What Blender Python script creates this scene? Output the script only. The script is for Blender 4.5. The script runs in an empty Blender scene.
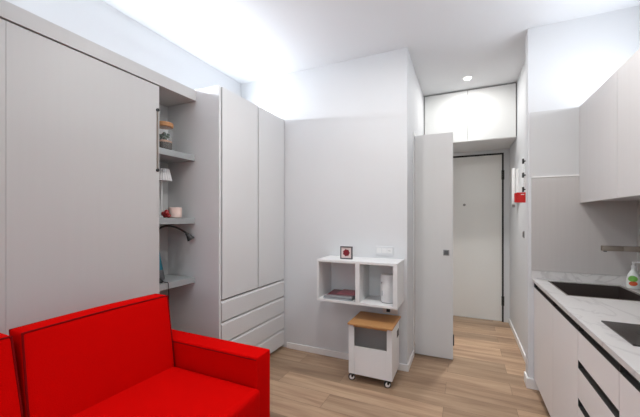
import bpy, bmesh, math, random
from mathutils import Vector, Matrix
random.seed(4)
PI = math.pi
SC = bpy.context.scene
COL = SC.collection

# ------------------------------------------------------------------ materials
def new_mat(name):
    m = bpy.data.materials.new(name); m.use_nodes = True
    nt = m.node_tree
    b = nt.nodes.get('Principled BSDF')
    return m, nt, b

def plain(name, col, rough=0.5, metal=0.0, bump=0.0, bscale=200.0, var=0.03, vscale=3.0, spec=0.5, stretch=(1, 1, 1)):
    m, nt, b = new_mat(name)
    N, L = nt.nodes, nt.links
    tc = N.new('ShaderNodeTexCoord')
    mp = N.new('ShaderNodeMapping'); mp.inputs['Scale'].default_value = stretch
    L.new(tc.outputs['Object'], mp.inputs[0])
    n = N.new('ShaderNodeTexNoise'); n.inputs['Scale'].default_value = vscale; n.inputs['Detail'].default_value = 4
    L.new(mp.outputs[0], n.inputs['Vector'])
    mix = N.new('ShaderNodeMix'); mix.data_type = 'RGBA'
    mix.inputs[6].default_value = (*[max(0, c * (1 - var)) for c in col], 1)
    mix.inputs[7].default_value = (*[min(1, c * (1 + var)) for c in col], 1)
    L.new(n.outputs[0], mix.inputs[0]); L.new(mix.outputs[2], b.inputs['Base Color'])
    b.inputs['Roughness'].default_value = rough
    b.inputs['Metallic'].default_value = metal
    b.inputs['Specular IOR Level'].default_value = spec
    if bump > 0:
        n2 = N.new('ShaderNodeTexNoise'); n2.inputs['Scale'].default_value = bscale
        L.new(mp.outputs[0], n2.inputs['Vector'])
        bp = N.new('ShaderNodeBump'); bp.inputs['Strength'].default_value = bump; bp.inputs['Distance'].default_value = 0.002
        L.new(n2.outputs[0], bp.inputs['Height']); L.new(bp.outputs[0], b.inputs['Normal'])
    return m

def emit(name, col, strength):
    m, nt, b = new_mat(name)
    b.inputs['Base Color'].default_value = (*col, 1)
    b.inputs['Emission Color'].default_value = (*col, 1)
    b.inputs['Emission Strength'].default_value = strength
    return m

def glass(name, col=(1, 1, 1), alpha=0.25, rough=0.05):
    m, nt, b = new_mat(name)
    b.inputs['Base Color'].default_value = (*col, 1)
    b.inputs['Roughness'].default_value = rough
    b.inputs['Alpha'].default_value = alpha
    return m

def floor_mat():
    m, nt, b = new_mat('oak_planks'); N, L = nt.nodes, nt.links
    tc = N.new('ShaderNodeTexCoord')
    mp = N.new('ShaderNodeMapping'); mp.inputs['Location'].default_value = (0.35, 0.085, 0)
    L.new(tc.outputs['Object'], mp.inputs[0])
    br = N.new('ShaderNodeTexBrick')
    br.offset = 0.37; br.offset_frequency = 2
    br.inputs['Scale'].default_value = 1.0
    br.inputs['Brick Width'].default_value = 1.25
    br.inputs['Row Height'].default_value = 0.185
    br.inputs['Mortar Size'].default_value = 0.0012
    br.inputs['Mortar Smooth'].default_value = 0.3
    br.inputs['Color1'].default_value = (0, 0, 0, 1); br.inputs['Color2'].default_value = (1, 1, 1, 1)
    br.inputs['Mortar'].default_value = (0.3, 0.3, 0.3, 1)
    L.new(mp.outputs[0], br.inputs['Vector'])
    # grain, shifted per plank
    cx = N.new('ShaderNodeCombineXYZ')
    mul = N.new('ShaderNodeMath'); mul.operation = 'MULTIPLY'; mul.inputs[1].default_value = 13.0
    L.new(br.outputs['Color'], mul.inputs[0]); L.new(mul.outputs[0], cx.inputs[2]); L.new(mul.outputs[0], cx.inputs[0])
    add = N.new('ShaderNodeVectorMath'); add.operation = 'ADD'
    L.new(mp.outputs[0], add.inputs[0]); L.new(cx.outputs[0], add.inputs[1])
    st = N.new('ShaderNodeMapping'); st.inputs['Scale'].default_value = (0.7, 7.0, 1.0)
    L.new(add.outputs[0], st.inputs[0])
    n1 = N.new('ShaderNodeTexNoise'); n1.inputs['Scale'].default_value = 1.6; n1.inputs['Detail'].default_value = 8; n1.inputs['Roughness'].default_value = 0.62
    n1.inputs['Distortion'].default_value = 0.6
    L.new(st.outputs[0], n1.inputs['Vector'])
    st2 = N.new('ShaderNodeMapping'); st2.inputs['Scale'].default_value = (3.0, 90.0, 1.0)
    L.new(add.outputs[0], st2.inputs[0])
    n2 = N.new('ShaderNodeTexNoise'); n2.inputs['Scale'].default_value = 1.5; n2.inputs['Detail'].default_value = 5
    L.new(st2.outputs[0], n2.inputs['Vector'])
    ramp = N.new('ShaderNodeValToRGB')
    e = ramp.color_ramp.elements
    e[0].position = 0.33; e[0].color = (0.33, 0.20, 0.125, 1)
    e[1].position = 0.70; e[1].color = (0.62, 0.44, 0.29, 1)
    k = ramp.color_ramp.elements.new(0.52); k.color = (0.50, 0.335, 0.215, 1)
    L.new(n1.outputs[0], ramp.inputs[0])
    mx = N.new('ShaderNodeMix'); mx.data_type = 'RGBA'; mx.blend_type = 'MULTIPLY'; mx.inputs[0].default_value = 0.35
    gr = N.new('ShaderNodeValToRGB'); gr.color_ramp.elements[0].position = 0.3; gr.color_ramp.elements[0].color = (0.72, 0.66, 0.6, 1); gr.color_ramp.elements[1].position = 0.6
    L.new(n2.outputs[0], gr.inputs[0])
    L.new(ramp.outputs[0], mx.inputs[6]); L.new(gr.outputs[0], mx.inputs[7])
    # plank tone
    tone = N.new('ShaderNodeMapRange'); tone.inputs[3].default_value = 0.66; tone.inputs[4].default_value = 1.08
    L.new(br.outputs['Color'], tone.inputs[0])
    hs = N.new('ShaderNodeHueSaturation'); L.new(tone.outputs[0], hs.inputs['Value']); L.new(mx.outputs[2], hs.inputs['Color'])
    dk = N.new('ShaderNodeMix'); dk.data_type = 'RGBA'; dk.inputs[7].default_value = (0.12, 0.075, 0.045, 1)
    L.new(br.outputs['Fac'], dk.inputs[0]); L.new(hs.outputs[0], dk.inputs[6])
    L.new(dk.outputs[2], b.inputs['Base Color'])
    b.inputs['Roughness'].default_value = 0.42
    bp = N.new('ShaderNodeBump'); bp.inputs['Strength'].default_value = 0.15; bp.inputs['Distance'].default_value = 0.002
    L.new(n2.outputs[0], bp.inputs['Height']); L.new(bp.outputs[0], b.inputs['Normal'])
    return m

def marble_mat():
    m, nt, b = new_mat('veined_white_marble'); N, L = nt.nodes, nt.links
    tc = N.new('ShaderNodeTexCoord')
    mp = N.new('ShaderNodeMapping'); mp.inputs['Rotation'].default_value = (0, 0, 0.6); mp.inputs['Scale'].default_value = (1, 0.45, 1)
    L.new(tc.outputs['Object'], mp.inputs[0])
    n = N.new('ShaderNodeTexNoise'); n.inputs['Scale'].default_value = 3.4; n.inputs['Detail'].default_value = 7; n.inputs['Distortion'].default_value = 1.6
    L.new(mp.outputs[0], n.inputs['Vector'])
    r = N.new('ShaderNodeValToRGB'); e = r.color_ramp.elements
    base = (0.66, 0.64, 0.63, 1)
    e[0].position = 0.47; e[0].color = base; e[1].position = 0.53; e[1].color = base
    v = e.new(0.5); v.color = (0.53, 0.51, 0.505, 1)
    L.new(n.outputs[0], r.inputs[0]); L.new(r.outputs[0], b.inputs['Base Color'])
    b.inputs['Roughness'].default_value = 0.28
    return m

def wood_mat(name, c1, c2, sc=(2, 30, 2), rough=0.4):
    m, nt, b = new_mat(name); N, L = nt.nodes, nt.links
    tc = N.new('ShaderNodeTexCoord'); mp = N.new('ShaderNodeMapping'); mp.inputs['Scale'].default_value = sc
    L.new(tc.outputs['Object'], mp.inputs[0])
    n = N.new('ShaderNodeTexNoise'); n.inputs['Scale'].default_value = 2.0; n.inputs['Detail'].default_value = 6
    L.new(mp.outputs[0], n.inputs['Vector'])
    mix = N.new('ShaderNodeMix'); mix.data_type = 'RGBA'; mix.inputs[6].default_value = (*c1, 1); mix.inputs[7].default_value = (*c2, 1)
    L.new(n.outputs[0], mix.inputs[0]); L.new(mix.outputs[2], b.inputs['Base Color']); b.inputs['Roughness'].default_value = rough
    return m

def fabric_mat(name, c1, c2):
    m, nt, b = new_mat(name); N, L = nt.nodes, nt.links
    tc = N.new('ShaderNodeTexCoord')
    n = N.new('ShaderNodeTexNoise'); n.inputs['Scale'].default_value = 260; n.inputs['Detail'].default_value = 3
    L.new(tc.outputs['Object'], n.inputs['Vector'])
    n3 = N.new('ShaderNodeTexNoise'); n3.inputs['Scale'].default_value = 5; n3.inputs['Detail'].default_value = 3
    L.new(tc.outputs['Object'], n3.inputs['Vector'])
    mix = N.new('ShaderNodeMix'); mix.data_type = 'RGBA'; mix.inputs[6].default_value = (*c1, 1); mix.inputs[7].default_value = (*c2, 1)
    L.new(n.outputs[0], mix.inputs[0]); L.new(mix.outputs[2], b.inputs['Base Color'])
    b.inputs['Roughness'].default_value = 0.9; b.inputs['Specular IOR Level'].default_value = 0.02
    bp = N.new('ShaderNodeBump'); bp.inputs['Strength'].default_value = 0.35; bp.inputs['Distance'].default_value = 0.004
    ad = N.new('ShaderNodeMath'); ad.operation = 'ADD'
    L.new(n.outputs[0], ad.inputs[0]); L.new(n3.outputs[0], ad.inputs[1]); L.new(ad.outputs[0], bp.inputs['Height'])
    L.new(bp.outputs[0], b.inputs['Normal'])
    return m

M = {}
M['wall'] = plain('white_wall_paint', (0.70, 0.71, 0.725), 0.75, bump=0.12, bscale=90, var=0.01)
M['hallwall'] = M['wall']
M['ceiling'] = plain('ceiling_paint', (0.76, 0.77, 0.79), 0.85, bump=0.05, bscale=60, var=0.01)
M['base'] = plain('baseboard_white', (0.88, 0.87, 0.86), 0.4, var=0.01)
M['cab'] = plain('pale_grey_laminate', (0.53, 0.525, 0.52), 0.45, var=0.02, vscale=2, stretch=(14, 14, 0.6), bump=0.06, bscale=30)
M['wardrobe'] = plain('white_grey_lacquer', (0.70, 0.70, 0.705), 0.42, var=0.01, vscale=2)
M['carcass'] = plain('grey_niche_laminate', (0.56, 0.56, 0.555), 0.5, var=0.02, vscale=5)
M['shelfgrey'] = plain('shelf_grey', (0.33, 0.35, 0.355), 0.45, var=0.02)
M['gap'] = plain('shadow_gap_grey', (0.30, 0.29, 0.285), 0.6, var=0.02)
M['white'] = plain('white_lacquer', (0.80, 0.80, 0.80), 0.4, var=0.01)
M['offwhite'] = plain('door_white', (0.84, 0.83, 0.80), 0.45, var=0.01)
M['greydoor'] = plain('light_grey_door', (0.66, 0.655, 0.65), 0.5, var=0.02, vscale=2, stretch=(12, 12, 0.6))
M['hallcab'] = plain('hall_cabinet_white', (0.78, 0.79, 0.78), 0.45, var=0.01)
M['kitchen'] = plain('kitchen_front_laminate', (0.84, 0.81, 0.80), 0.45, var=0.015, vscale=4)
M['upper'] = plain('upper_cabinet_laminate', (0.62, 0.60, 0.595), 0.45, var=0.03, vscale=3, stretch=(16, 16, 0.5))
M['splash'] = plain('grey_splashback', (0.53, 0.505, 0.49), 0.32, var=0.04, vscale=3, stretch=(18, 18, 0.6))
M['wallshade'] = plain('shaded_wall_grey', (0.60, 0.60, 0.60), 0.5, var=0.02, vscale=3)  # wall grey darkened for the shade below the strip light
M['black'] = plain('black_plastic', (0.012, 0.012, 0.012), 0.4, var=0.05)
M['blackmetal'] = plain('dark_bronze_profile', (0.035, 0.032, 0.028), 0.5, metal=0.3, var=0.05)
M['gasket'] = plain('black_door_gasket', (0.015, 0.014, 0.013), 0.6, var=0.05)
M['steel'] = plain('brushed_steel', (0.30, 0.255, 0.215), 0.38, metal=1.0, var=0.08, vscale=8, stretch=(1, 30, 30))
M['chrome'] = plain('satin_chrome', (0.6, 0.6, 0.6), 0.25, metal=1.0, var=0.02)
M['hobmark'] = plain('hob_marking', (0.03, 0.03, 0.03), 0.12)
M['sink'] = plain('dark_granite_composite', (0.05, 0.038, 0.034), 0.4, var=0.3, vscale=300)
M['liner'] = plain('light_grey_liner', (0.75, 0.74, 0.72), 0.6, var=0.25, vscale=7)
M['grip'] = plain('black_grip_profile', (0.035, 0.032, 0.029), 0.55, var=0.05)
M['cream'] = plain('cream_plastic', (0.80, 0.70, 0.62), 0.4, var=0.02)
M['hob'] = plain('black_hob_glass', (0.035, 0.03, 0.028), 0.14, var=0.02, spec=1.0)
M['red'] = fabric_mat('red_sofa_fabric', (0.57, 0.0010, 0.0012), (0.67, 0.003, 0.002))
M['redpipe'] = plain('red_piping', (0.20, 0.002, 0.003), 0.9, var=0.05, spec=0.1)
M['oak'] = floor_mat()
M['marble'] = marble_mat()
M['bamboo'] = wood_mat('bamboo_lid', (0.44, 0.21, 0.075), (0.58, 0.31, 0.125), (3, 40, 3))
M['cork'] = wood_mat('cork_lid', (0.36, 0.17, 0.07), (0.48, 0.26, 0.12), (40, 40, 40), 0.8)
M['smoke'] = glass('smoked_pane', (0.14, 0.14, 0.14), 0.28, 0.15)
M['glass'] = glass('clear_glass', (0.9, 0.95, 0.95), 0.09, 0.03)
M['windowglass'] = glass('window_glass', (0.95, 1, 1), 0.08, 0.02)
M['redplastic'] = plain('red_plastic', (0.62, 0.012, 0.012), 0.35, var=0.03)
M['darkred'] = plain('dark_red_gloss', (0.28, 0.01, 0.012), 0.3, var=0.1, vscale=30)
M['soil'] = plain('dark_pebbles', (0.035, 0.024, 0.018), 0.8, var=0.5, vscale=120)
M['sand'] = plain('tan_sand', (0.42, 0.24, 0.16), 0.9, var=0.1, vscale=100)
M['leaf'] = plain('dark_green_moss', (0.03, 0.06, 0.03), 0.7, var=0.4, vscale=60)
M['shade'] = plain('pleated_lampshade', (0.74, 0.74, 0.75), 0.8, var=0.02)
M['mug'] = plain('blush_speckled_ceramic', (0.74, 0.58, 0.52), 0.5, var=0.12, vscale=30)
M['teal'] = plain('teal_liquid', (0.02, 0.16, 0.22), 0.25, var=0.1)
M['darkgrey'] = plain('dark_grey_plastic', (0.10, 0.10, 0.105), 0.45, var=0.05)
M['midgrey'] = plain('mid_grey_plastic', (0.25, 0.25, 0.25), 0.45, var=0.05)
M['paper'] = plain('magazine_paper', (0.42, 0.44, 0.45), 0.6, var=0.08, vscale=60, stretch=(1, 1, 20))
M['magred'] = plain('crimson_magazine_cover', (0.13, 0.012, 0.025), 0.3, var=0.9, vscale=25)
M['magpink'] = plain('pink_magazine_cover', (0.30, 0.04, 0.06), 0.3, var=0.9, vscale=30)
M['magdark'] = plain('navy_magazine_cover', (0.03, 0.045, 0.07), 0.3, var=0.5, vscale=14)
M['photo'] = plain('pale_photo_paper', (0.72, 0.60, 0.58), 0.4, var=0.05, vscale=60)
M['motif'] = plain('crimson_print', (0.20, 0.008, 0.018), 0.4, var=0.8, vscale=90)
M['soap'] = plain('white_soap_plastic', (0.78, 0.80, 0.77), 0.3, var=0.02)
M['green'] = plain('green_label', (0.16, 0.42, 0.06), 0.4, var=0.35, vscale=60)
M['orange'] = plain('orange_red_label', (0.62, 0.10, 0.03), 0.4, var=0.5, vscale=90)
M['led'] = emit('led_diffuser', (0.93, 0.96, 1.0), 3.0)
M['lamp'] = emit('downlight_diffuser', (1.0, 0.98, 0.93), 14.0)

# ------------------------------------------------------------------ geometry helpers
def B(): return bmesh.new()
def box(bm, x0, x1, y0, y1, z0, z1, bev=0.0, seg=2):
    r = bmesh.ops.create_cube(bm, size=1.0)
    vs = r['verts']
    for v in vs:
        v.co = Vector(((x0 + x1) / 2 + v.co.x * (x1 - x0), (y0 + y1) / 2 + v.co.y * (y1 - y0), (z0 + z1) / 2 + v.co.z * (z1 - z0)))
    if bev > 0:
        es = list({e for v in vs for e in v.link_edges})
        bmesh.ops.bevel(bm, geom=es, offset=bev, segments=seg, profile=0.6, affect='EDGES')
    return vs
def prism(bm, pts, a0, a1, axis='z'):
    """polygon pts extruded along an axis"""
    def P(p, a):
        return Vector((p[0], p[1], a)) if axis == 'z' else (Vector((p[0], a, p[1])) if axis == 'y' else Vector((a, p[0], p[1])))
    lo = [bm.verts.new(P(p, a0)) for p in pts]; hi = [bm.verts.new(P(p, a1)) for p in pts]
    n = len(pts)
    bm.faces.new(lo[::-1]); bm.faces.new(hi)
    for i in range(n): bm.faces.new((lo[i], lo[(i + 1) % n], hi[(i + 1) % n], hi[i]))
    bmesh.ops.recalc_face_normals(bm, faces=bm.faces)
def lathe(bm, prof, c, seg=32, sx=1, sy=1, ripple=0, nr=0, axis='z'):
    rings = []
    for r, z in prof:
        ring = []
        for i in range(seg):
            a = 2 * PI * i / seg
            rr = r * (1 + ripple * math.cos(nr * a))
            p = Vector((rr * math.cos(a) * sx, rr * math.sin(a) * sy, z))
            if axis == 'x': p = Vector((p.z, p.x, p.y))
            if axis == 'y': p = Vector((p.x, p.z, p.y))
            ring.append(bm.verts.new(p + Vector(c)))
        rings.append(ring)
    for a, b in zip(rings, rings[1:]):
        for i in range(seg): bm.faces.new((a[i], a[(i + 1) % seg], b[(i + 1) % seg], b[i]))
    bm.faces.new(rings[0][::-1]); bm.faces.new(rings[-1])
    bmesh.ops.recalc_face_normals(bm, faces=bm.faces)
def cyl(bm, c, r, h, axis='z', seg=28): lathe(bm, [(r, -h / 2), (r, h / 2)], c, seg, axis=axis)
def tube(bm, pts, r, seg=12):
    """smooth tube through control points; r number or list"""
    P = [Vector(p) for p in pts]
    out = []; rr = []
    R = r if isinstance(r, (list, tuple)) else [r] * len(P)
    for i in range(len(P) - 1):
        p0 = P[max(0, i - 1)]; p1 = P[i]; p2 = P[i + 1]; p3 = P[min(len(P) - 1, i + 2)]
        for k in range(8):
            t = k / 8
            out.append(0.5 * ((2 * p1) + (-p0 + p2) * t + (2 * p0 - 5 * p1 + 4 * p2 - p3) * t * t + (-p0 + 3 * p1 - 3 * p2 + p3) * t ** 3))
            rr.append(R[i] * (1 - t) + R[i + 1] * t)
    out.append(P[-1]); rr.append(R[-1])
    rings = []; up = Vector((0.13, 0.31, 0.94))
    for i, p in enumerate(out):
        d = (out[min(i + 1, len(out) - 1)] - out[max(i - 1, 0)]).normalized()
        if abs(d.dot(up)) > 0.97: up = Vector((0.9, 0.1, 0.1))
        u = d.cross(up).normalized(); w = d.cross(u)
        up = -w if w.dot(up) < 0 else w
        u = d.cross(up).normalized(); w = d.cross(u)
        rings.append([bm.verts.new(p + (u * math.cos(2 * PI * k / seg) + w * math.sin(2 * PI * k / seg)) * rr[i]) for k in range(seg)])
    for a, b in zip(rings, rings[1:]):
        for i in range(seg): bm.faces.new((a[i], a[(i + 1) % seg], b[(i + 1) % seg], b[i]))
    bm.faces.new(rings[0][::-1]); bm.faces.new(rings[-1])
    bmesh.ops.recalc_face_normals(bm, faces=bm.faces)
def ball(bm, c, r, s=(1, 1, 1)):
    q = bmesh.ops.create_icosphere(bm, subdivisions=2, radius=r)
    for v in q['verts']: v.co = Vector((v.co.x * s[0], v.co.y * s[1], v.co.z * s[2])) + Vector(c)

W = {}
def tag(o, label=None, cat=None, group=None, kind=None):
    if label: o['label'] = label
    if cat: o['category'] = cat
    if group: o['group'] = group
    if kind: o['kind'] = kind
    return o
def thing(name, label, cat, loc, group=None, kind=None):
    o = bpy.data.objects.new(name, None); COL.objects.link(o); o.empty_display_size = 0.05
    o.location = loc; W[o.name] = Vector(loc)
    return tag(o, label, cat, group, kind)
def part(name, bm, mat, parent=None, label=None, smooth=False, sub=0):
    xs = [v.co for v in bm.verts]
    c = Vector(((min(v.x for v in xs) + max(v.x for v in xs)) / 2, (min(v.y for v in xs) + max(v.y for v in xs)) / 2, (min(v.z for v in xs) + max(v.z for v in xs)) / 2))
    for v in bm.verts: v.co -= c
    if smooth:
        for f in bm.faces: f.smooth = True
    me = bpy.data.meshes.new(name); bm.to_mesh(me); bm.free()
    mats = mat if isinstance(mat, (list, tuple)) else [mat]
    for mm in mats: me.materials.append(mm)
    o = bpy.data.objects.new(name, me); COL.objects.link(o)
    if smooth and smooth != 'full':
        try: me.set_sharp_from_angle(angle=math.radians(40))
        except Exception: pass
    if parent:
        o.parent = parent; o.location = c - W[parent.name]
    else: o.location = c
    W[o.name] = c
    if label: o['label'] = label
    if sub:
        s = o.modifiers.new('sub', 'SUBSURF'); s.levels = sub; s.render_levels = sub
    return o
def struct(name, bm, mat, parent=None):
    o = part(name, bm, mat, parent)
    if not parent: o['kind'] = 'structure'
    return o
def tmesh(name, bm, mat, label, cat, group=None, smooth=False):
    return tag(part(name, bm, mat, None, None, smooth), label, cat, group)
def bx(*a, **k):
    b = B(); box(b, *a, **k); return b

# ------------------------------------------------------------------ dimensions
CEIL = 2.812
XL = -2.25      # left wall
YF = 2.81       # wall with the cubby shelf
XH = -0.456      # hall left wall
XHR = 0.514      # hall right wall
YK = 2.93       # kitchen end wall
XR = 1.10       # kitchen long wall
YE = 4.65       # hall end
YB = -2.3       # wall behind camera
T = 0.12

# setting
struct('floor', bx(XL - T, XR + T, YB - T, YE + T, -0.1, 0), M['oak'])
struct('ceiling', bx(XL - T, XR + T, YB - T, YE + T, CEIL, CEIL + 0.1), M['ceiling'])
struct('wall_left', bx(XL - T, XL, YB, YF, 0, CEIL), M['wall'])
struct('wall_far', bx(XL - T, XH, YF, YF + T, 0, CEIL), M['wall'])
# hall left wall with a doorway for the folding door
b = B()
box(b, XH - T, XH, YF + T, 3.20, 0, CEIL); box(b, XH - T, XH, 3.20, 3.94, 2.13, CEIL); box(b, XH - T, XH, 3.94, YE, 0, CEIL)
struct('wall_hall_left', b, M['wall'])
struct('wall_hall_right', bx(XHR, XHR + T, YK + 0.11, YE, 0, CEIL), M['wall'])
struct('wall_kitchen_end', bx(0.449, XR + T, YK, YK + 0.11, 0, CEIL), M['wall'])
b = B()
box(b, XH - T, -0.45, YE, YE + T, 0, CEIL); box(b, 0.45, XHR + T, YE, YE + T, 0, CEIL); box(b, -0.45, 0.45, YE, YE + T, 2.165, CEIL)
struct('wall_hall_end', b, M['wall'])
struct('wall_right', bx(XR, XR + T, YB, YK, 0, CEIL), M['wall'])
# wall behind, with an unseen window added to let in fill light
b = B()
wx0, wx1, wz0, wz1 = -1.45, 0.45, 0.9, 2.3
box(b, XL - T, wx0, YB - T, YB, 0, CEIL); box(b, wx1, XR + T, YB - T, YB, 0, CEIL)
box(b, wx0, wx1, YB - T, YB, 0, wz0); box(b, wx0, wx1, YB - T, YB, wz1, CEIL)
struct('wall_rear', b, M['wall'])
b = B(); fw = 0.05
ym = YB - 0.07
box(b, wx0, wx1, ym - .02, ym + .03, wz0, wz0 + fw); box(b, wx0, wx1, ym - .02, ym + .03, wz1 - fw, wz1)
box(b, wx0, wx0 + fw, ym - .02, ym + .03, wz0 + fw, wz1 - fw); box(b, wx1 - fw, wx1, ym - .02, ym + .03, wz0 + fw, wz1 - fw)
box(b, -0.53, -0.47, ym - .02, ym + .03, wz0 + fw, wz1 - fw)
win = struct('fill_window', b, M['white'])
part('window_pane', bx(wx0 + fw, wx1 - fw, ym, ym + .006, wz0 + fw, wz1 - fw), M['windowglass'], win)

# baseboards
def baseb(name, x0, x1, y0, y1, h=0.058):
    struct(name, bx(x0, x1, y0, y1, 0.0, h, bev=0.002), M['base'])
baseb('baseboard_far', -1.66, XH + 0.0, YF - 0.012, YF)
baseb('baseboard_hall_left', XH, XH + 0.012, YF - 0.012, 3.155)
baseb('baseboard_hall_right', XHR - 0.012, XHR, YK + 0.112, YE - .002)
b = B(); box(b, 0.437, 0.56, YK - 0.012, YK, 0, 0.08, bev=0.002); box(b, 0.437, 0.449, YK, YK + 0.11, 0, 0.08, bev=0.002)
struct('baseboard_kitchen_end', b, M['base'])

# entrance door at the end of the hall
b = B()
box(b, -0.45, -0.43, YE - 0.004, YE + 0.06, 0, 2.165); box(b, 0.43, 0.45, YE - 0.004, YE + 0.06, 0, 2.165); box(b, -0.43, 0.43, YE - 0.004, YE + 0.06, 2.147, 2.165)
d1 = struct('door_1', b, M['gasket'])
part('door_leaf', bx(-0.43, 0.43, YE + 0.006, YE + 0.055, 0.008, 2.145, bev=0.002), M['offwhite'], d1)
b = B(); cyl(b, (-0.008, YE + 0.004, 1.505), 0.017, 0.01, axis='y'); part('peephole', b, M['midgrey'], d1, 'round grey peephole', smooth=True)
for z in (1.88, 0.27):
    part('hinge', bx(0.425, 0.455, YE - 0.014, YE + 0.004, z - 0.06, z + 0.06, bev=0.003), M['gasket'], d1)
b = B(); box(b, -0.405, -0.365, YE - 0.004, YE + 0.006, 0.93, 1.08, bev=0.003); tube(b, [(-0.385, YE, 1.04), (-0.385, YE - 0.045, 1.04), (-0.37, YE - 0.05, 1.04), (-0.27, YE - 0.05, 1.04)], 0.008)
part('door_handle', b, M['chrome'], d1, smooth=True)

# folding door of the bathroom, half open into the hall
b = B()
box(b, XH - T, XH + 0.008, 3.15, 3.20, 0, 2.165, bev=0.002); box(b, XH - T, XH + 0.008, 3.94, 3.985, 0, 2.165, bev=0.002); box(b, XH - T, XH + 0.008, 3.20, 3.94, 2.13, 2.165)
d2 = struct('door_2', b, M['white'])
part('door_leaf', bx(XH + 0.012, -0.102, 3.185, 3.222, 0.012, 2.13, bev=0.002), M['greydoor'], d2)
part('door_leaf', bx(XH - 0.06, XH - 0.025, 3.20, 3.94, 0.012, 2.125, bev=0.002), M['greydoor'], d2)
lf = part('lock_plate', bx(-0.186, -0.133, 3.180, 3.186, 0.978, 1.032, bev=0.0015), M['midgrey'], d2, 'square grey metal flush pull')
part('pull_recess', bx(-0.178, -0.141, 3.178, 3.181, 0.987, 1.024, bev=0.001), M['darkgrey'], lf)
b = B(); box(b, -0.103, -0.092, 3.19, 3.215, 0.14, 0.24, bev=0.004); part('edge_bolt', b, M['blackmetal'], d2, 'small dark bolt on the door edge')

# overhead cabinet in the hall
hc = thing('overhead_cabinet', 'white two-door overhead cabinet across the end of the hall, above the entrance door', 'cabinet', (0.025, 4.03, 2.21))
def rel(y): return y
x0, x1 = XH + 0.004, XHR - 0.004
part('cabinet_body', bx(x0 + .014, x1 - .014, 4.062, YE - .004, 2.2225, CEIL - 0.02), M['white'], hc)
part('cabinet_frame', bx(x0, x1, 4.035, 4.06, 2.222, CEIL - 0.003), M['gap'], hc)
part('bottom_panel', bx(x0, x1, 4.02, YE - .004, 2.210, 2.222), M['white'], hc)
xm = 0.028
part('cabinet_door', bx(x0 + .007, xm - .0025, 4.013, 4.034, 2.216, CEIL - 0.014, bev=0.0015), M['hallcab'], hc)
part('cabinet_door', bx(xm + .0025, x1 - .007, 4.013, 4.034, 2.216, CEIL - 0.014, bev=0.0015), M['hallcab'], hc)
hc.rotation_euler[2] = 0.0

# ------------------------------------------------------------------ downlights
def downlight(x, y, label, watts, spread=180, beam=0):
    d = thing('recessed_downlight', label, 'ceiling light', (x, y, CEIL), 'recessed ceiling downlights')
    b = B(); lathe(b, [(0.036, -0.004), (0.046, -0.006), (0.05, -0.001), (0.05, 0.0)], (x, y, CEIL), 40); part('trim_ring', b, M['white'], d, smooth=True)
    b = B(); cyl(b, (x, y, CEIL - 0.006), 0.034, 0.004, seg=40); part('diffuser', b, M['lamp'], d)
    l = bpy.data.lights.new('downlight_lamp', 'AREA'); l.shape = 'DISK'; l.size = 0.07; l.energy = watts; l.color = (1.0, 0.985, 0.96); l.spread = math.radians(spread)
    o = bpy.data.objects.new('downlight_lamp', l); COL.objects.link(o); o.parent = d; o.location = (0, 0, -0.012)
    if beam:      # second lamp added in the fitting, a narrow beam brightening hall floor and door
        l = l.copy(); l.energy = beam; l.spread = math.radians(64)
        o = bpy.data.objects.new('downlight_lamp', l); COL.objects.link(o); o.parent = d; o.location = (0, 0, -0.013)
downlight(0.024, 3.69, 'small round recessed ceiling light glowing in the hall ceiling', 6.0, 180, 4.2)
fill_spots = [(-0.75, 1.6, 'added round ceiling fill light in front of the sofa, outside the picture'),
         (0.03, 1.75, 'added round ceiling fill light over the kitchen walkway, outside the picture'),
         (-0.75, -0.8, 'added round ceiling fill light, unseen, near the added rear window on the sofa side'),
         (0.15, -0.8, 'added round ceiling fill light, unseen, near the added rear window on the kitchen side')]
for x, y, lb in fill_spots: downlight(x, y, lb, 12 if y > 0 else 7)  # unseen lamps added to fill the room with light

# LED strips lying on the cabinets
def led(x, y0, y1, z, label, watts, tilt=0):
    t = thing('led_strip', label, 'led strip', (x, (y0 + y1) / 2, z))
    part('channel', bx(x - .012, x + .012, y0, y1, z, z + .008), M['chrome'], t)
    part('diffuser', bx(x - .009, x + .009, y0, y1, z + .008, z + .012), M['led'], t)
    l = bpy.data.lights.new('strip_lamp', 'AREA'); l.shape = 'RECTANGLE'; l.size = 0.02; l.size_y = (y1 - y0); l.energy = watts; l.color = (0.87, 0.93, 1.0)
    o = bpy.data.objects.new('strip_lamp', l); COL.objects.link(o); o.parent = t; o.location = (0, 0, 0.016); o.rotation_euler = (PI, tilt, 0)
led(-2.02, -1.2, 2.76, 2.345, 'cool white light strip lying on top of the wardrobe and wall bed', 37, 0.9)
led(0.93, 0.98, 2.88, 2.158, 'cool white light strip lying on top of the kitchen wall cabinets', 9.5, -0.5)

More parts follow.
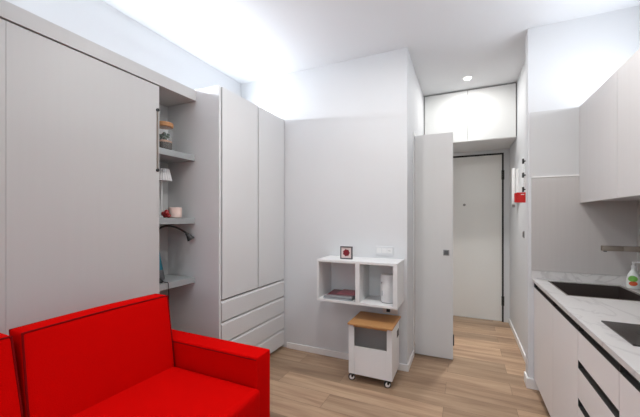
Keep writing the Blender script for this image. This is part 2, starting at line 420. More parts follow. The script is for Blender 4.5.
# ------------------------------------------------------------------ wardrobe
XW = -1.69
wd = thing('wardrobe', 'tall white two-door wardrobe with four drawers below, in the left corner', 'wardrobe', (-1.97, 2.33, 0))
b = B()
box(b, XL + .002, XW - 0.004, 1.858, 1.878, 0, 2.342, bev=0.001)
box(b, XL + .002, XW - 0.025, 1.878, 2.79, 2.30, 2.338)
box(b, XL + .002, XL + .02, 1.878, 2.79, 0.06, 2.30)
box(b, XL + .02, XW - .025, 2.77, 2.79, 0.06, 2.30)
box(b, XL + .02, XW - .025, 1.878, 2.77, 0.06, 0.08)
part('carcass', b, M['wardrobe'], wd)
part('plinth', bx(XL + .05, XW - 0.06, 1.88, 2.79, 0, 0.06), M['gap'], wd)
part('shadow_gap', bx(XW - 0.045, XW - 0.030, 1.879, 2.806, 0.06, 2.332), M['gap'], wd)
ys = [1.890, 2.352, 2.808]
for i in range(2):
    a, c = ys[i] + (0.0 if i == 0 else 0.011), ys[i + 1] - 0.006
    b = bx(XW - 0.028, XW, a, c, 0.704, 2.338, bev=0.004, seg=3)
    part('wardrobe_door', b, M['wardrobe'], wd)
zs = [0.690, 0.522, 0.356, 0.190, 0.022]
for i in range(4):
    zt, zb = zs[i], zs[i + 1] + 0.012
    d = B()
    prism(d, [(XW - 0.028, zb), (XW, zb), (XW, zt - 0.016), (XW - 0.014, zt), (XW - 0.028, zt)], 1.884, 2.802, 'y')
    part('drawer_front', d, M['wardrobe'], wd)

# ------------------------------------------------------------------ wall bed with open shelf niche
XB = -1.924
wb = thing('wall_bed', 'large pale grey fold-down wall bed cabinet behind the red sofa', 'wall bed', (-2.08, 0.4, 0))
part('top_beam', bx(XL + .002, XB, -1.3, 1.856, 2.250, 2.332, bev=0.001), M['cab'], wb)
pn = part('bed_panel', bx(XB - .03, XB - 0.006, 0.723, 1.530, 0.06, 2.243, bev=0.0015), M['cab'], wb)
part('bed_panel', bx(XB - .03, XB - 0.006, -1.28, 0.7222, 0.06, 2.243, bev=0.0015), M['cab'], wb)
part('seam_backing', bx(XB - .06, XB - .032, -1.27, 1.48, 0.06, 2.24), M['cab'], wb)  # backing added so the seam between the bed panels looks less dark
part('side_panel', bx(XL + .002, XB - 0.035, 1.50, 1.522, 0, 2.248), M['carcass'], wb)
b = B(); box(b, XB - .006, XB + 0.0, 1.509, 1.519, 1.66, 2.07); st = part('lift_strut', b, M['steel'], wb, 'slim metal strut on the panel edge')
for z in (1.66, 2.075):
    b = B(); cyl(b, (XB - .002, 1.514, z), 0.011, 0.008, axis='x'); part('strut_pin', b, M['black'], st, smooth=True)
part('plinth', bx(XL + .002, XB - .06, -1.28, 1.50, 0, 0.058), M['gap'], wb)

nb = thing('shelf_niche', 'narrow open shelf bay between the wall bed panel and the tall wardrobe', 'shelving', (-2.1, 1.69, 0))
part('back_panel', bx(XL + .001, XL + .012, 1.524, 1.856, 0.0, 2.248), M['carcass'], nb)
for zt in (1.824, 1.33, 0.864):
    part('shelf', bx(XL + .013, -1.938, 1.525, 1.856, zt - 0.044, zt, bev=0.001), M['shelfgrey'], nb)

# niche contents
jar = thing('terrarium_jar', 'glass jar with cork lid and dark pebbles on the highest niche shelf', 'jar', (-1.998, 1.622, 1.825))
jx, jy = -1.998, 1.622
b = B(); lathe(b, [(0.05, 0.001), (0.058, 0.006), (0.058, 0.155), (0.052, 0.165)], (jx, jy, 1.825), 36); part('glass_body', b, M['glass'], jar, smooth=True)
b = B(); lathe(b, [(0.054, 0.004), (0.055, 0.052)], (jx, jy, 1.825), 32); part('pebble_layer', b, M['soil'], jar)
b = B(); lathe(b, [(0.055, 0.0525), (0.055, 0.064), (0.03, 0.072)], (jx, jy, 1.825), 32); part('sand_layer', b, M['sand'], jar)
b = B()
for k in range(14):
    a = k * 2.4; r = 0.012 + 0.027 * ((k * 37) % 10) / 10
    ball(b, (jx + r * math.cos(a), jy + r * math.sin(a), 1.825 + 0.082 + 0.007 * (k % 6)), 0.013, (1, 1, 0.9))
part('moss', b, M['leaf'], jar, smooth=True)
b = B(); lathe(b, [(0.052, 0.1655), (0.062, 0.168), (0.064, 0.192), (0.060, 0.197)], (jx, jy, 1.825), 36); part('cork_lid', b, M['cork'], jar, smooth=True)

lamp = thing('table_lamp', 'slim white table lamp with pleated shade on the middle niche shelf', 'lamp', (-2.10, 1.70, 1.331))
lx, ly = -2.12, 1.70
b = B(); lathe(b, [(0.045, 0.0), (0.045, 0.008), (0.01, 0.014)], (lx, ly, 1.331), 36); part('base', b, M['white'], lamp, smooth=True)
b = B(); cyl(b, (lx, ly, 1.331 + 0.155), 0.006, 0.29); part('pole', b, M['white'], lamp, smooth=True)
b = B(); lathe(b, [(0.074, 0.285), (0.054, 0.375)], (lx, ly, 1.331), 144, ripple=0.025, nr=24); part('lamp_shade', b, M['shade'], lamp)

mug = thing('pink_mug', 'blush pink speckled mug on the middle niche shelf', 'mug', (-2.0, 1.735, 1.331))
b = B(); mx, my = -2.0, 1.722
lathe(b, [(0.040, 0.0), (0.047, 0.006), (0.048, 0.075), (0.044, 0.079), (0.041, 0.072), (0.039, 0.02)], (mx, my, 1.331), 40); part('cup', b, M['mug'], mug, smooth=True)
b = B(); tube(b, [(mx - 0.043, my + .010, 1.39), (mx - 0.075, my + .018, 1.385), (mx - 0.075, my + .018, 1.352), (mx - 0.043, my + .010, 1.348)], 0.006, 8); part('handle', b, M['mug'], mug, smooth=True)

b = B()
for q in ((0, 0, .018), (.02, .012, .016), (-.018, .014, .017), (.004, .024, .02), (0.004, 0.008, .044), (-.008, -.012, .03), (.018, -.01, .034)): ball(b, (-1.985 + q[0], 1.624 + q[1] * .8, 1.331 + q[2]), 0.0165)
tmesh('berry_ornament', b, M['darkred'], 'small dark red cluster ornament beside the pink mug', 'ornament', smooth=True)

bt = thing('teal_bottle', 'tapered teal bottle with grey cap on the lowest niche shelf', 'bottle', (-2.13, 1.64, 0.865))
tx, ty = -2.13, 1.645
b = B(); lathe(b, [(0.072, 0.0), (0.066, 0.05), (0.060, 0.075)], (tx, ty, 0.865), 32); part('base', b, M['darkgrey'], bt, smooth=True)
b = B(); lathe(b, [(0.060, 0.0755), (0.032, 0.235)], (tx, ty, 0.865), 32); part('bottle_body', b, M['teal'], bt, smooth=True)
b = B(); lathe(b, [(0.032, 0.2355), (0.018, 0.32), (0.012, 0.325)], (tx, ty, 0.865), 32); part('cap', b, M['midgrey'], bt, smooth=True)

gl = thing('gooseneck_lamp', 'black gooseneck reading lamp arching out over the lowest niche shelf', 'lamp', (-2.0, 1.58, 0.865))
b = B(); lathe(b, [(0.032, 0), (0.034, 0.012), (0.018, 0.03), (0.01, 0.036)], (-2.0, 1.577, 0.865), 28); part('base', b, M['black'], gl, smooth=True)
b = B(); tube(b, [(-2.0, 1.577, 0.895), (-2.01, 1.555, 1.0), (-2.02, 1.552, 1.12), (-2.02, 1.575, 1.23), (-2.015, 1.64, 1.268), (-2.0, 1.72, 1.262), (-1.975, 1.785, 1.225), (-1.965, 1.803, 1.205)], 0.0075, 10); part('gooseneck', b, M['black'], gl, smooth=True)
b = B(); tube(b, [(-1.968, 1.797, 1.212), (-1.962, 1.808, 1.198), (-1.954, 1.824, 1.172), (-1.951, 1.829, 1.163)], [0.011, 0.015, 0.027, 0.030], 20); part('lamp_head', b, M['black'], gl, smooth=True)
b = B(); tube(b, [(-1.985, 1.60, 0.871), (-1.95, 1.60, 0.868), (-1.932, 1.60, 0.868), (-1.926, 1.602, 0.84), (-1.928, 1.605, 0.75), (-1.93, 1.61, 0.6), (-1.935, 1.60, 0.4)], 0.003, 8); part('cord', b, M['black'], gl, smooth=True)

# ------------------------------------------------------------------ sofa
def pillow_box(x0, x1, y0, y1, z0, z1, puff=0.02, r=0.03, n=10):
    """soft box with rounded edges and slightly bulging faces"""
    bm = B()
    bmesh.ops.create_cube(bm, size=2.0)
    bmesh.ops.subdivide_edges(bm, edges=bm.edges[:], cuts=n, use_grid_fill=True)
    hx, hy, hz = (x1 - x0) / 2, (y1 - y0) / 2, (z1 - z0) / 2
    c = Vector(((x0 + x1) / 2, (y0 + y1) / 2, (z0 + z1) / 2))
    for v in bm.verts:
        u, w, t = v.co
        def q(a): return math.copysign(1 - (1 - abs(a)) ** 1.9, a)
        u, w, t = q(u), q(w), q(t)
        p = Vector((u * hx, w * hy, t * hz))
        inner = Vector((max(-hx + r, min(hx - r, p.x)), max(-hy + r, min(hy - r, p.y)), max(-hz + r, min(hz - r, p.z))))
        d = p - inner
        if d.length > 1e-6:
            d2 = d.normalized() * r
            p = inner + d2
        p.x += math.copysign(1, u) * puff * (abs(u) ** 6) * (1 - w * w) * (1 - t * t) if abs(u) > 0.9 else 0
        p.z += math.copysign(1, t) * puff * (1 - w * w) * (1 - u * u) if abs(t) > 0.95 else 0
        v.co = p + c
    return bm
SY0, SY1 = -0.13, 1.486      # outer sides
sofa = thing('red_sofa', 'bright red fabric two-cushion sofa with a square arm, in front of the wall bed', 'sofa', (-1.45, 0.68, 0))
part('base_frame', bx(-1.90, -0.99, SY0 + .01, SY1 - .01, 0.07, 0.27, bev=0.012), M['red'], sofa)
part('back_frame', bx(-1.905, -1.735, SY0 + .125, SY1 - .13, 0.272, 0.74, bev=0.02, seg=3), M['red'], sofa)
for (a, c) in ((SY1 - 0.128, SY1), (SY0, SY0 + 0.12)):
    ar = part('arm', bx(-1.905, -0.986, a, c, 0.065, 0.6, bev=0.009, seg=3), M['red'], sofa, smooth=True)
    yi = a if a > 0.5 else c
    b = B()
    s_ = -1 if a > .5 else 1
    tube(b, [(-1.88, yi + s_ * 0.0005, 0.588), (-1.5, yi + s_ * 0.0005, 0.588), (-0.99, yi + s_ * 0.0005, 0.588)], 0.0028, 6)
    part('piping', b, M['redpipe'], ar, smooth=True)
part('seat_cushion', pillow_box(-1.80, -0.952, SY0 + .123, SY1 - 0.130, 0.272, 0.452, 0.012, 0.022, 12), M['red'], sofa, smooth='full')
for (sx, sy) in ((-1.84, SY0 + .08), (-1.84, SY1 - .08), (-1.05, SY0 + .08), (-1.05, SY1 - .08)):
    b = B(); cyl(b, (sx, sy, 0.034), 0.022, 0.068); part('leg', b, M['black'], sofa, smooth=True)
def back_cushion(y0, y1, skew):
    bm = pillow_box(-0.052, 0.052, y0, y1, 0.44, 0.862, 0.014, 0.012, 12)
    def tf(p):
        k = (p.z - 0.44) / 0.42
        return Vector((p.x - 1.625 - 0.062 * k + 0.006, p.y + skew * (1 - k), p.z + (0.004 if k > .9 else 0) - 0.012 * (p.x < 0) * 0))
    for v in bm.verts: v.co = tf(v.co)
    o = part('back_cushion', bm, M['red'], sofa, smooth='full')
    for xx in (0.050, -0.050):
        b = B()
        zt, zb = 0.858, 0.446; a, c = y0 + .004, y1 - .004
        pts = []
        for (q, z) in ((a, zb), (a, (zb + zt) / 2), (a, zt - .02), (a + .004, zt - .004), (a + .03, zt), ((a + c) / 2, zt + .004), (c - .03, zt), (c - .004, zt - .004), (c, zt - .02), (c, (zb + zt) / 2), (c, zb)):
            pts.append(tf(Vector((xx, q, z))))
        tube(b, pts, 0.0042, 7)
        part('piping', b, M['redpipe'], o, smooth=True)
    return o
back_cushion(0.657, 1.352, 0.0)
back_cushion(-0.035, 0.630, 0.022)

# ------------------------------------------------------------------ wall cubby shelf and what is on it
cs = thing('cubby_shelf', 'white two-compartment wall shelf with open front', 'wall shelf', (-0.82, 2.66, 0.62))
CX0, CX1, CY0, CZ0, CZ1, CT = -1.180, -0.483, 2.505, 0.609, 0.970, 0.020
part('top_board', bx(CX0, CX1, CY0, YF - .001, CZ1 - CT, CZ1, bev=0.001), M['white'], cs)
part('bottom_board', bx(CX0, CX1, CY0, YF - .001, CZ0, CZ0 + CT, bev=0.001), M['white'], cs)
part('side_board', bx(CX0, CX0 + .016, CY0 + .0005, YF - .001, CZ0 + CT, CZ1 - CT), M['white'], cs)
part('side_board', bx(CX1 - .034, CX1, CY0 + .0005, YF - .001, CZ0 + CT, CZ1 - CT), M['white'], cs)
part('divider', bx(-0.828, -0.792, CY0 + .0005, YF - .001, CZ0 + CT, CZ1 - CT), M['white'], cs)
part('back_board', bx(CX0 + .016, CX1 - .034, YF - .014, YF - .002, CZ0 + CT, CZ1 - CT), M['white'], cs)

fr = thing('picture_frame', 'small dark square photo frame on top of the white wall shelf', 'picture frame', (-0.945, 2.62, CZ1))
fx, fy, fz = -0.945, 2.605, CZ1 + .001
b = B(); s = 0.055
box(b, fx - s, fx - s + .009, fy, fy + .02, fz, fz + 2 * s); box(b, fx + s - .009, fx + s, fy, fy + .02, fz, fz + 2 * s)
box(b, fx - s + .009, fx + s - .009, fy, fy + .02, fz, fz + .009); box(b, fx - s + .009, fx + s - .009, fy, fy + .02, fz + 2 * s - .009, fz + 2 * s)
part('frame', b, M['darkgrey'], fr)
ph = part('photo', bx(fx - s + .009, fx + s - .009, fy + .006, fy + .012, fz + .009, fz + 2 * s - .009), M['photo'], fr)
b = B(); lathe(b, [(0.030, 0.0), (0.030, 0.001)], (fx, fy + .0045, fz + s), 30, axis='y', ripple=0.08, nr=7); part('print_motif', b, M['motif'], ph, 'round dark red printed motif')

mz = CZ0 + CT + .001
def mag(name, x0, x1, y0, y1, z, th, cover, label, rot):
    t = thing(name, label, 'magazine', ((x0 + x1) / 2, (y0 + y1) / 2, z), 'magazines in the left cubby')
    part('pages', bx(x0 + .002, x1 - .002, y0 + .002, y1 - .002, z + .0012, z + th - .0012), M['paper'], t)
    b = B(); box(b, x0, x1, y0, y1, z, z + .001); box(b, x0, x1, y0, y1, z + th - .001, z + th); box(b, x0, x0 + .0015, y0, y1, z + .001, z + th - .001)
    part('cover', b, cover, t)
    t.rotation_euler[2] = rot
    return t
mag('magazine', -1.125, -0.868, 2.525, 2.735, mz, 0.014, M['magdark'], 'dark blue magazine, lowest of the pile in the left cubby', 0.0)
mag('magazine', -1.122, -0.872, 2.53, 2.73, mz + .015, 0.010, M['paper'], 'pale magazine in the middle of the pile in the left cubby', 0.03)
mag('magazine', -1.105, -0.895, 2.55, 2.755, mz + .026, 0.008, M['magred'], 'crimson magazine topmost of the pile in the left cubby', 0.10)
mg = mag('magazine', -1.02, -0.858, 2.57, 2.76, mz + .035, 0.005, M['magpink'], 'small pink booklet lying across the magazine pile', 0.0)

rt = thing('router', 'white upright router standing in the right cubby', 'router', (-0.58, 2.64, mz))
b = B(); lathe(b, [(0.056, 0.004), (0.062, 0.012), (0.062, 0.222), (0.058, 0.230), (0.05, 0.232)], (-0.583, 2.635, mz), 48, sx=1.0, sy=1.0); part('body', b, M['white'], rt, smooth=True)
b = B(); lathe(b, [(0.056, 0.0), (0.056, 0.0039)], (-0.583, 2.635, mz), 40); part('foot_ring', b, M['midgrey'], rt)
b = B(); cyl(b, (-0.583 - 0.0415, 2.635 - 0.0465, mz + 0.165), 0.0065, 0.003, axis='y', seg=16); part('status_light', b, M['midgrey'], rt, 'small grey round button')
b = B(); box(b, -0.6235, -0.6185, 2.582, 2.586, mz + .06, mz + .10); part('port_marks', b, M['paper'], rt)

sk = thing('wall_socket', 'white three-gang socket plate above the wall shelf', 'wall socket', (-0.655, YF, 1.035))
b = bx(-0.735, -0.573, YF - .011, YF, 1.000, 1.078, bev=0.003); part('plate', b, M['wall'], sk)
for k in range(3):
    xx = -0.702 + k * 0.048
    m_ = part('module', bx(xx - .021, xx + .021, YF - .014, YF - .011, 1.017, 1.061, bev=0.001), M['white'], sk)
    b = B()
    if k == 2:
        cyl(b, (xx, YF - .0145, 1.039), 0.003, 0.002, axis='y', seg=10); cyl(b, (xx - .01, YF - .0145, 1.039), 0.0025, 0.002, axis='y', seg=10); cyl(b, (xx + .01, YF - .0145, 1.039), 0.0025, 0.002, axis='y', seg=10)
        part('pin_holes', b, M['midgrey'], m_)
lk = thing('low_wall_socket', 'white socket plate low on the wall, under the wall shelf and above the trolley', 'wall socket', (-0.59, YF, 0.5))
part('plate', bx(-0.665, -0.535, YF - .022, YF, 0.487, 0.557, bev=0.003), M['cream'], lk)
b = B(); box(b, -0.628, -0.598, YF - .045, YF - .022, 0.505, 0.535, bev=0.003); part('plug', b, M['black'], lk)
b = B(); tube(b, [(-0.585, YF - .03, CZ0 - .0), (-0.590, YF - .035, 0.585), (-0.60, YF - .05, 0.56), (-0.612, YF - .045, 0.53)], 0.003, 8)
part('cable', b, M['black'], lk, smooth=True)

# ------------------------------------------------------------------ trolley
TX0, TX1, TY0, TY1, TZ0, TZ1 = -0.864, -0.511, 2.445, 2.735, 0.066, 0.468
tr = thing('storage_trolley', 'white rolling storage box with bamboo lid under the wall shelf', 'trolley', ((TX0 + TX1) / 2, 2.59, 0))
b = B(); tt = 0.014
wx_0, wx_1, wz_0, wz_1 = -0.818, -0.552, 0.292, 0.456
box(b, TX0, TX0 + tt, TY0 + tt, TY1, TZ0, TZ1); 
# right side with handle slot
hy0, hy1, hz0, hz1 = 2.635, 2.715, 0.338, 0.396
box(b, TX1 - tt, TX1, TY0 + tt, TY1, TZ0, hz0); box(b, TX1 - tt, TX1, TY0 + tt, TY1, hz1, TZ1)
box(b, TX1 - tt, TX1, TY0 + tt, hy0, hz0, hz1); box(b, TX1 - tt, TX1, hy1, TY1, hz0, hz1)
box(b, TX0 + tt, TX1 - tt, TY1 - tt, TY1, TZ0, TZ1); box(b, TX0 + tt, TX1 - tt, TY0 + tt, TY1 - tt, TZ0, TZ0 + tt)
part('body', b, M['white'], tr)
b = B()
box(b, TX0, wx_0, TY0, TY0 + tt, TZ0, TZ1); box(b, wx_1, TX1, TY0, TY0 + tt, TZ0, TZ1)
box(b, wx_0 + .001, wx_1 - .001, TY0 + .001, TY0 + tt, TZ0, wz_0); box(b, wx_0, wx_1, TY0 + .002, TY0 + tt, wz_1, TZ1)
part('front_panel', b, M['white'], tr)
part('inner_liner', bx(TX0 + tt + .002, TX1 - tt - .002, TY0 + .10, TY0 + .115, TZ0 + tt + .001, wz_1), M['liner'], tr)
part('window_pane', bx(wx_0 + .001, wx_1 - .001, TY0 + .006, TY0 + .009, wz_0 + .001, wz_1 - .001), M['smoke'], tr, 'smoked window')
part('handle_insert', bx(TX1 - tt - .004, TX1 + .0008, hy0 + .001, hy1 - .001, hz0 + .001, hz1 - .001), M['grip'], tr, 'black recessed hand grip')
ld = part('lid', bx(TX0 - .001, TX1 + .008, TY0 - .030, 2.775, TZ1 + .001, TZ1 + .014, bev=0.003), M['bamboo'], tr, 'bamboo lid')
part('lid_rim', bx(wx_0 - .004, wx_1 + .004, TY0 - .006, TY0 + .0, wz_1 - .004, TZ1 + .001), M['bamboo'], ld)
for (cx_, cy_, ang) in ((TX0 + .03, TY0 + .03, 3.5), (TX1 - .03, TY0 + .03, 3.6), (TX0 + .03, TY1 - .03, 3.3), (TX1 - .03, TY1 - .03, 2.9)):
    R = Matrix.Translation((cx_, cy_, 0)) @ Matrix.Rotation(ang, 4, 'Z')
    b = B()
    box(b, -.018, .018, -.018, .018, TZ0 - .004, TZ0 - .0005)
    prism(b, [(-.017, TZ0 - .004), (.017, TZ0 - .004), (.018, .034), (.008, .026)], -.0145, -.0115, 'y')
    prism(b, [(-.017, TZ0 - .004), (.017, TZ0 - .004), (.018, .034), (.008, .026)], .0115, .0145, 'y')
    bmesh.ops.transform(b, matrix=R, verts=b.verts)
    cst = part('caster', b, M['black'], tr)
    b = B(); lathe(b, [(0.024, -.0095), (0.0285, -.006), (0.0285, .006), (0.024, .0095)], (0.012, 0, .0288), 30, axis='y'); bmesh.ops.transform(b, matrix=R, verts=b.verts); part('wheel', b, M['black'], cst, smooth=True)
    b = B(); lathe(b, [(0.018, -.0105), (0.020, -.0098), (0.020, .0098), (0.018, .0105)], (0.012, 0, .0288), 24, axis='y'); bmesh.ops.transform(b, matrix=R, verts=b.verts); part('wheel_hub', b, M['white'], cst, 'white hub')

# ------------------------------------------------------------------ kitchen
KX = 0.487; KT = 0.86
PL = 0.084
splitY = [2.926, 2.345, 1.875, 1.433, 0.85, 0.25]
klabels = ['white kitchen base cabinet with a plain door, at the far end by the hall wall',
           'white kitchen base cabinet with a plain door, second from the hall wall',
           'white kitchen base cabinet with three drawers and dark grip channels',
           'white kitchen base cabinet with a plain door, just nearer than the drawers',
           'white kitchen base cabinet nearest the camera, at the end of the run']
for i in range(5):
    y1, y0 = splitY[i], splitY[i + 1]
    kind = 'drawers' if i == 2 else 'door'
    c = thing('base_cabinet', klabels[i], 'cabinet', (0.78, (y0 + y1) / 2, 0), 'kitchen base cabinets')
    b = B()
    box(b, KX + .022, XR - .004, y0 + .0005, y0 + .017, PL, 0.835); box(b, KX + .022, XR - .004, y1 - .017, y1 - .0005, PL, 0.835)
    box(b, KX + .022, XR - .004, y0 + .017, y1 - .017, PL, PL + .016); box(b, XR - .02, XR - .004, y0 + .017, y1 - .017, PL + .016, 0.835)
    part('cabinet_body', b, M['kitchen'], c)
    part('plinth', bx(KX + .045, KX + .06, y0, y1, 0, PL - .002), M['midgrey'], c)
    def channel(z0, z1):
        b = B(); a, d = y0 + .001, y1 - .007
        box(b, KX + .021, KX + .024, a, d, z0 - .012, z1)
        box(b, KX + .0005, KX + .0205, a, d, z0 - .0008, z0 + .002)
        box(b, KX + .0005, KX + .021, d, d + .004, z0 + .002, z1)
        part('grip_channel', b, M['grip'], c)
    if kind == 'door':
        channel(0.795, 0.836)
        part('cabinet_door', bx(KX, KX + .020, y0 + .0022, y1 - .0022, PL, 0.794, bev=0.001), M['kitchen'], c)
    else:
        for (a, d) in ((0.795, 0.836), (0.620, 0.657), (0.440, 0.477)): channel(a, d)
        for (a, d) in ((0.658, 0.794), (0.478, 0.619), (PL, 0.439)):
            part('drawer_front', bx(KX, KX + .020, y0 + .0022, y1 - .0022, a, d, bev=0.001), M['kitchen'], c)

# worktop with cut-outs
ct = thing('worktop', 'white veined marble worktop running along the kitchen', 'worktop', (0.78, 1.6, 0.84))
SX0, SX1, SYa, SYb = 0.568, 0.972, 2.374, 2.850
b = B(); xw = [0.476, SX0, SX1, XR - .002]; yw = [0.25, SYa, SYb, YK - .002]
def grid_slab(bm, xs, ys, z0, z1, hole):
    V = {}
    def v(i, j, k):
        if (i, j, k) not in V: V[(i, j, k)] = bm.verts.new((xs[i], ys[j], (z0, z1)[k]))
        return V[(i, j, k)]
    nx, ny = len(xs) - 1, len(ys) - 1
    solid = lambda i, j: 0 <= i < nx and 0 <= j < ny and (i, j) not in hole
    for i in range(nx):
        for j in range(ny):
            if not solid(i, j): continue
            bm.faces.new((v(i, j, 1), v(i + 1, j, 1), v(i + 1, j + 1, 1), v(i, j + 1, 1)))
            bm.faces.new((v(i, j, 0), v(i, j + 1, 0), v(i + 1, j + 1, 0), v(i + 1, j, 0)))
            if not solid(i - 1, j): bm.faces.new((v(i, j, 0), v(i, j, 1), v(i, j + 1, 1), v(i, j + 1, 0)))
            if not solid(i + 1, j): bm.faces.new((v(i + 1, j, 0), v(i + 1, j + 1, 0), v(i + 1, j + 1, 1), v(i + 1, j, 1)))
            if not solid(i, j - 1): bm.faces.new((v(i, j, 0), v(i + 1, j, 0), v(i + 1, j, 1), v(i, j, 1)))
            if not solid(i, j + 1): bm.faces.new((v(i, j + 1, 0), v(i, j + 1, 1), v(i + 1, j + 1, 1), v(i + 1, j + 1, 0)))
    bmesh.ops.recalc_face_normals(bm, faces=bm.faces)
grid_slab(b, xw, yw, KT - .022, KT, {(1, 1)})
part('slab', b, M['marble'], ct)
b = B(); box(b, 0.470, XR - .002, YK - .016, YK - .001, KT + .001, KT + .060, bev=0.0015); part('upstand', b, M['marble'], ct)
b = B(); box(b, XR - .016, XR - .001, 0.25, YK - .016, KT + .001, KT + .060, bev=0.0015); part('upstand', b, M['marble'], ct)

snk = thing('sink_basin', 'dark square sink basin sunk into the white worktop', 'sink', (0.775, 2.61, 0.66))
b = B(); w_ = .006; zb = 0.655
g = .0012
box(b, SX0 + g, SX0 + w_, SYa + g, SYb - g, zb, KT - .002); box(b, SX1 - w_, SX1 - g, SYa + g, SYb - g, zb, KT - .002)
box(b, SX0 + w_, SX1 - w_, SYa + g, SYa + w_, zb, KT - .002); box(b, SX0 + w_, SX1 - w_, SYb - w_, SYb - g, zb, KT - .002)
box(b, SX0 + w_, SX1 - w_, SYa + w_, SYb - w_, zb, zb + .006)
part('basin', b, M['sink'], snk)
b = B(); cyl(b, (0.775, 2.61, zb + .008), 0.045, 0.004); part('drain', b, M['chrome'], snk, 'round metal drain', smooth=True)
b = B(); ww = 0.007
for q in ((SX0 - ww, SX0, SYa - ww, SYb + ww), (SX1, SX1 + ww, SYa - ww, SYb + ww), (SX0, SX1, SYa - ww, SYa), (SX0, SX1, SYb, SYb + ww)):
    box(b, q[0], q[1], q[2], q[3], KT + .0002, KT + .0022)
part('rim', b, M['steel'], snk)

hb = thing('hob', 'narrow black glass hob set in the worktop near the camera', 'hob', (0.77, 1.68, KT))
part('glass_top', bx(0.560, 1.02, 1.532, 1.832, KT + .0005, KT + .0065, bev=0.0015), M['hob'], hb)
for cx_ in (0.70, 0.88):
    b = B(); lathe(b, [(0.072, 0), (0.072, .0003)], (cx_, 1.682, KT + .0066), 40); o = part('cooking_zone', b, M['hobmark'], hb)

fc = thing('kitchen_faucet', 'brushed steel faucet with a long horizontal spout over the sink', 'faucet', (1.03, 2.6, KT))
b = B(); lathe(b, [(0.026, 0), (0.026, .006), (0.019, .01), (0.019, 0.30), (0.017, .305)], (1.035, 2.60, KT + .001), 28); part('column', b, M['steel'], fc, smooth=True)
b = B(); box(b, 0.797, 0.902, 2.584, 2.616, 1.120, 1.153, bev=.004); box(b, 0.9022, 0.905, 2.586, 2.614, 1.122, 1.151); box(b, 0.9052, 1.03, 2.584, 2.616, 1.120, 1.153, bev=.003); sp = part('spout', b, M['steel'], fc, smooth=True)
b = B(); cyl(b, (0.815, 2.60, 1.118), 0.009, 0.008); part('aerator', b, M['darkgrey'], sp)
b = B(); box(b, 1.03, 1.04, 2.55, 2.581, KT + .19, KT + .20, bev=.002); part('lever', b, M['steel'], fc)

bo = thing('soap_bottle', 'white pump soap bottle with green and orange label beside the sink', 'bottle', (1.022, 2.79, KT))
ox, oy, oz = 1.022, 2.79, KT + .001
prof = [(0.028, 0), (0.034, .004), (0.037, .03), (0.036, .06), (0.030, .09), (0.018, .112), (0.0125, .12), (0.012, .135)]
b = B(); lathe(b, prof, (ox, oy, oz), 36, sx=1.0, sy=.75); bod = part('bottle_body', b, M['soap'], bo, smooth=True)
b = B(); lathe(b, [(0.013, .1355), (0.013, .150), (0.005, .152), (0.005, .168)], (ox, oy, oz), 20); box(b, ox - .007, ox + .035, oy - .006, oy + .006, oz + .1685, oz + .177, bev=.002); part('pump', b, M['white'], bo, smooth=True)
def rad(z):
    for (r0, z0), (r1, z1) in zip(prof, prof[1:]):
        if z0 <= z <= z1: return r0 + (r1 - r0) * (z - z0) / max(1e-6, z1 - z0)
    return prof[-1][0]
def label_patch(zc, zr, ac, ar):
    b = B(); n = 20; cen = None
    def P(a, z):
        r = rad(z) + .0008
        return Vector((ox + r * math.cos(a), oy + .75 * r * math.sin(a), oz + z))
    rings = []
    for k in range(0, 6):
        f = k / 5
        rings.append([b.verts.new(P(ac + ar * f * math.cos(2 * PI * i / n), zc + zr * f * math.sin(2 * PI * i / n))) for i in range(n)] if k else [b.verts.new(P(ac, zc))])
    for i in range(n): b.faces.new((rings[0][0], rings[1][i], rings[1][(i + 1) % n]))
    for a_, c_ in zip(rings[1:], rings[2:]):
        for i in range(n): b.faces.new((a_[i], c_[i], c_[(i + 1) % n], a_[(i + 1) % n]))
    bmesh.ops.recalc_face_normals(b, faces=b.faces)
    return b
view = -PI / 2 - 0.35
part('label', label_patch(0.066, 0.020, view, 0.75), M['green'], bod, 'round green label area')
part('label', label_patch(0.034, 0.015, view + .05, 0.62), M['orange'], bod, 'orange-red label area')

# splashback panels, with a sheet painting the wall's shade above
b = B(); box(b, 0.470, XR - .001, YK - .010, YK - .0005, KT + .062, 1.640)
struct('trim_1', b, M['splash'])
b = B(); box(b, XR - .010, XR - .0005, 0.25, YK - .010, KT + .062, 1.437)
struct('trim_2', b, M['splash'])
b = B(); box(b, 0.470, 0.768, YK - .014, YK - .0005, 1.641, 1.652, bev=.001)
struct('trim_3', b, M['base'])
b = B(); box(b, 0.458, 0.768, YK - .006, YK - .0005, 1.653, 2.152)
struct('wall_shade_sheet', b, M['wallshade'])

# upper cabinets
UX = 0.768
uy = [2.900, 2.285, 1.64, 0.995]
ulab = ['tall pale wall cabinet at the far end above the kitchen worktop, nearest the hall', 'tall pale wall cabinet above the kitchen worktop, next toward the camera', 'tall pale wall cabinet at the near end above the kitchen worktop']
for i in range(3):
    y1, y0 = uy[i], uy[i + 1]
    c = thing('wall_cabinet', ulab[i], 'cabinet', (0.93, (y0 + y1) / 2, 1.44), 'kitchen wall cabinets')
    yy = y1 + (0.024 if i == 0 else 0)
    part('cabinet_body', bx(UX + .024, XR - .002, y0, yy, 1.452, 2.150, bev=.001), M['upper'], c)
    part('cabinet_door', bx(UX, UX + .020, y0 + .0015, y1 - .0015, 1.441, 2.153, bev=.001), M['upper'], c)
    part('door_gap', bx(UX + .0205, UX + .0235, y0 + .004, y1 - .004, 1.449, 2.148), M['gap'], c)
    if i == 0: part('filler_strip', bx(UX - .001, UX + .022, y1, YK - .006, 1.441, 2.153), M['upper'], c)

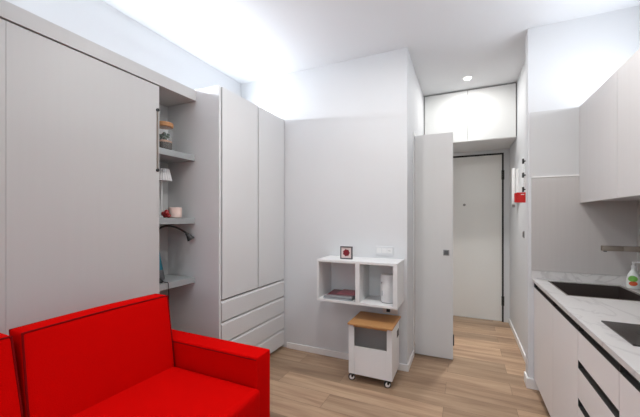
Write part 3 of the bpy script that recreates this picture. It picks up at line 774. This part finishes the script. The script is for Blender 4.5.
# ------------------------------------------------------------------ things on the hall right wall
ic = thing('intercom_handset', 'slim white intercom handset on the hall wall near the entrance door', 'intercom', (XHR, 3.93, 1.7))
part('cradle', bx(XHR - .022, XHR, 3.86, 3.99, 1.50, 1.845, bev=.004), M['white'], ic)
b = B(); box(b, XHR - .056, XHR - .023, 3.935, 3.985, 1.475, 1.865, bev=.010, seg=3); part('handset', b, M['white'], ic, smooth=True)
b = B(); box(b, XHR - .05, XHR - .026, 3.945, 3.975, 1.445, 1.474, bev=.002); part('cord_socket', b, M['midgrey'], ic)
rk = thing('hanging_vase_rack', 'pair of slim glass tubes held by black clips on the hall wall', 'wall rack', (XHR, 3.37, 1.6))
for k, (z0, z1) in enumerate(((1.675, 1.80), (1.53, 1.60))):
    pass
for z in (1.845, 1.718, 1.588):
    b = B(); box(b, XHR - .008, XHR, 3.36, 3.385, z - .022, z + .022, bev=.001); box(b, XHR - .030, XHR - .008, 3.367, 3.378, z - .006, z + .006); box(b, XHR - .042, XHR - .030, 3.355, 3.39, z - .022, z + .022, bev=.001)
    part('clip', b, M['black'], rk)
b = B(); lathe(b, [(0.015, 0), (0.017, .004), (0.017, .082), (0.015, .086)], (XHR - .02, 3.372, 1.742), 20); part('glass_tube', b, M['glass'], rk, smooth=True)
b = B(); lathe(b, [(0.015, 0), (0.017, .004), (0.017, .082), (0.015, .086)], (XHR - .02, 3.372, 1.612), 20); part('glass_tube', b, M['glass'], rk, smooth=True)
part('wall_strip', bx(XHR - .0225, XHR - .0185, 3.392, 3.40, 1.57, 1.86), M['base'], rk)
b = B(); box(b, 0.408, XHR - .045, 3.28, 3.345, 1.392, 1.487, bev=.003)
kb = thing('wall_mounted_box', 'small red box fixed to the hall wall beside the white intercom', 'box', (XHR, 3.31, 1.468))
part('box_body', bx(0.418, XHR - .0045, 3.285, 3.345, 1.468, 1.557, bev=.003), M['redplastic'], kb)
part('box_flap', bx(0.405, 0.4175, 3.285, 3.345, 1.471, 1.553, bev=.002), M['redplastic'], kb)
part('wall_plate', bx(XHR - .004, XHR, 3.28, 3.35, 1.46, 1.565), M['redplastic'], kb)
part('box_clasp', bx(0.450, 0.475, 3.281, 3.2848, 1.535, 1.541), M['base'], kb)
b.free()
sw = thing('light_switch', 'small dark switch on the hall wall below the red box', 'switch', (XHR, 3.56, 1.17))
part('plate', bx(XHR - .008, XHR, 3.535, 3.585, 1.14, 1.205, bev=.002), M['midgrey'], sw)
part('rocker', bx(XHR - .012, XHR - .008, 3.545, 3.575, 1.15, 1.195, bev=.002), M['darkgrey'], sw)

# ------------------------------------------------------------------ world, camera, view
w = bpy.data.worlds.new('sky_world'); SC.world = w; w.use_nodes = True
nt = w.node_tree; bg = nt.nodes['Background']
sky = nt.nodes.new('ShaderNodeTexSky')
sky.sky_type = 'NISHITA'; sky.sun_disc = False; sky.sun_elevation = math.radians(35); sky.sun_rotation = math.radians(20)
nt.links.new(sky.outputs[0], bg.inputs[0]); bg.inputs[1].default_value = 0.35
l = bpy.data.lights.new('window_fill', 'AREA'); l.shape = 'RECTANGLE'; l.size = wx1 - wx0 - .1; l.size_y = wz1 - wz0 - .1
l.energy = 6; l.color = (0.96, 0.98, 1.0)  # area lamp added at the unseen window as room fill
o = bpy.data.objects.new('window_fill_lamp', l); COL.objects.link(o); o.location = ((wx0 + wx1) / 2, YB - 0.10, (wz0 + wz1) / 2); o.rotation_euler = (PI / 2, 0, 0)

cam = bpy.data.cameras.new('camera'); co = bpy.data.objects.new('camera', cam); COL.objects.link(co)
cam.sensor_fit = 'HORIZONTAL'; cam.sensor_width = 36; cam.lens = 36 * 316 / 640
cam.shift_x = 0; cam.shift_y = (218 - 208.5) / 640
yaw = math.atan2(145, 316)
co.location = (0, 0, 1.33); co.rotation_euler = (PI / 2, 0, yaw)
cam.clip_start = 0.02
SC.camera = co
vs = SC.view_settings
vs.view_transform = 'Standard'; vs.look = 'None'; vs.gamma = 1; vs.use_curve_mapping = False; vs.exposure = 0.0
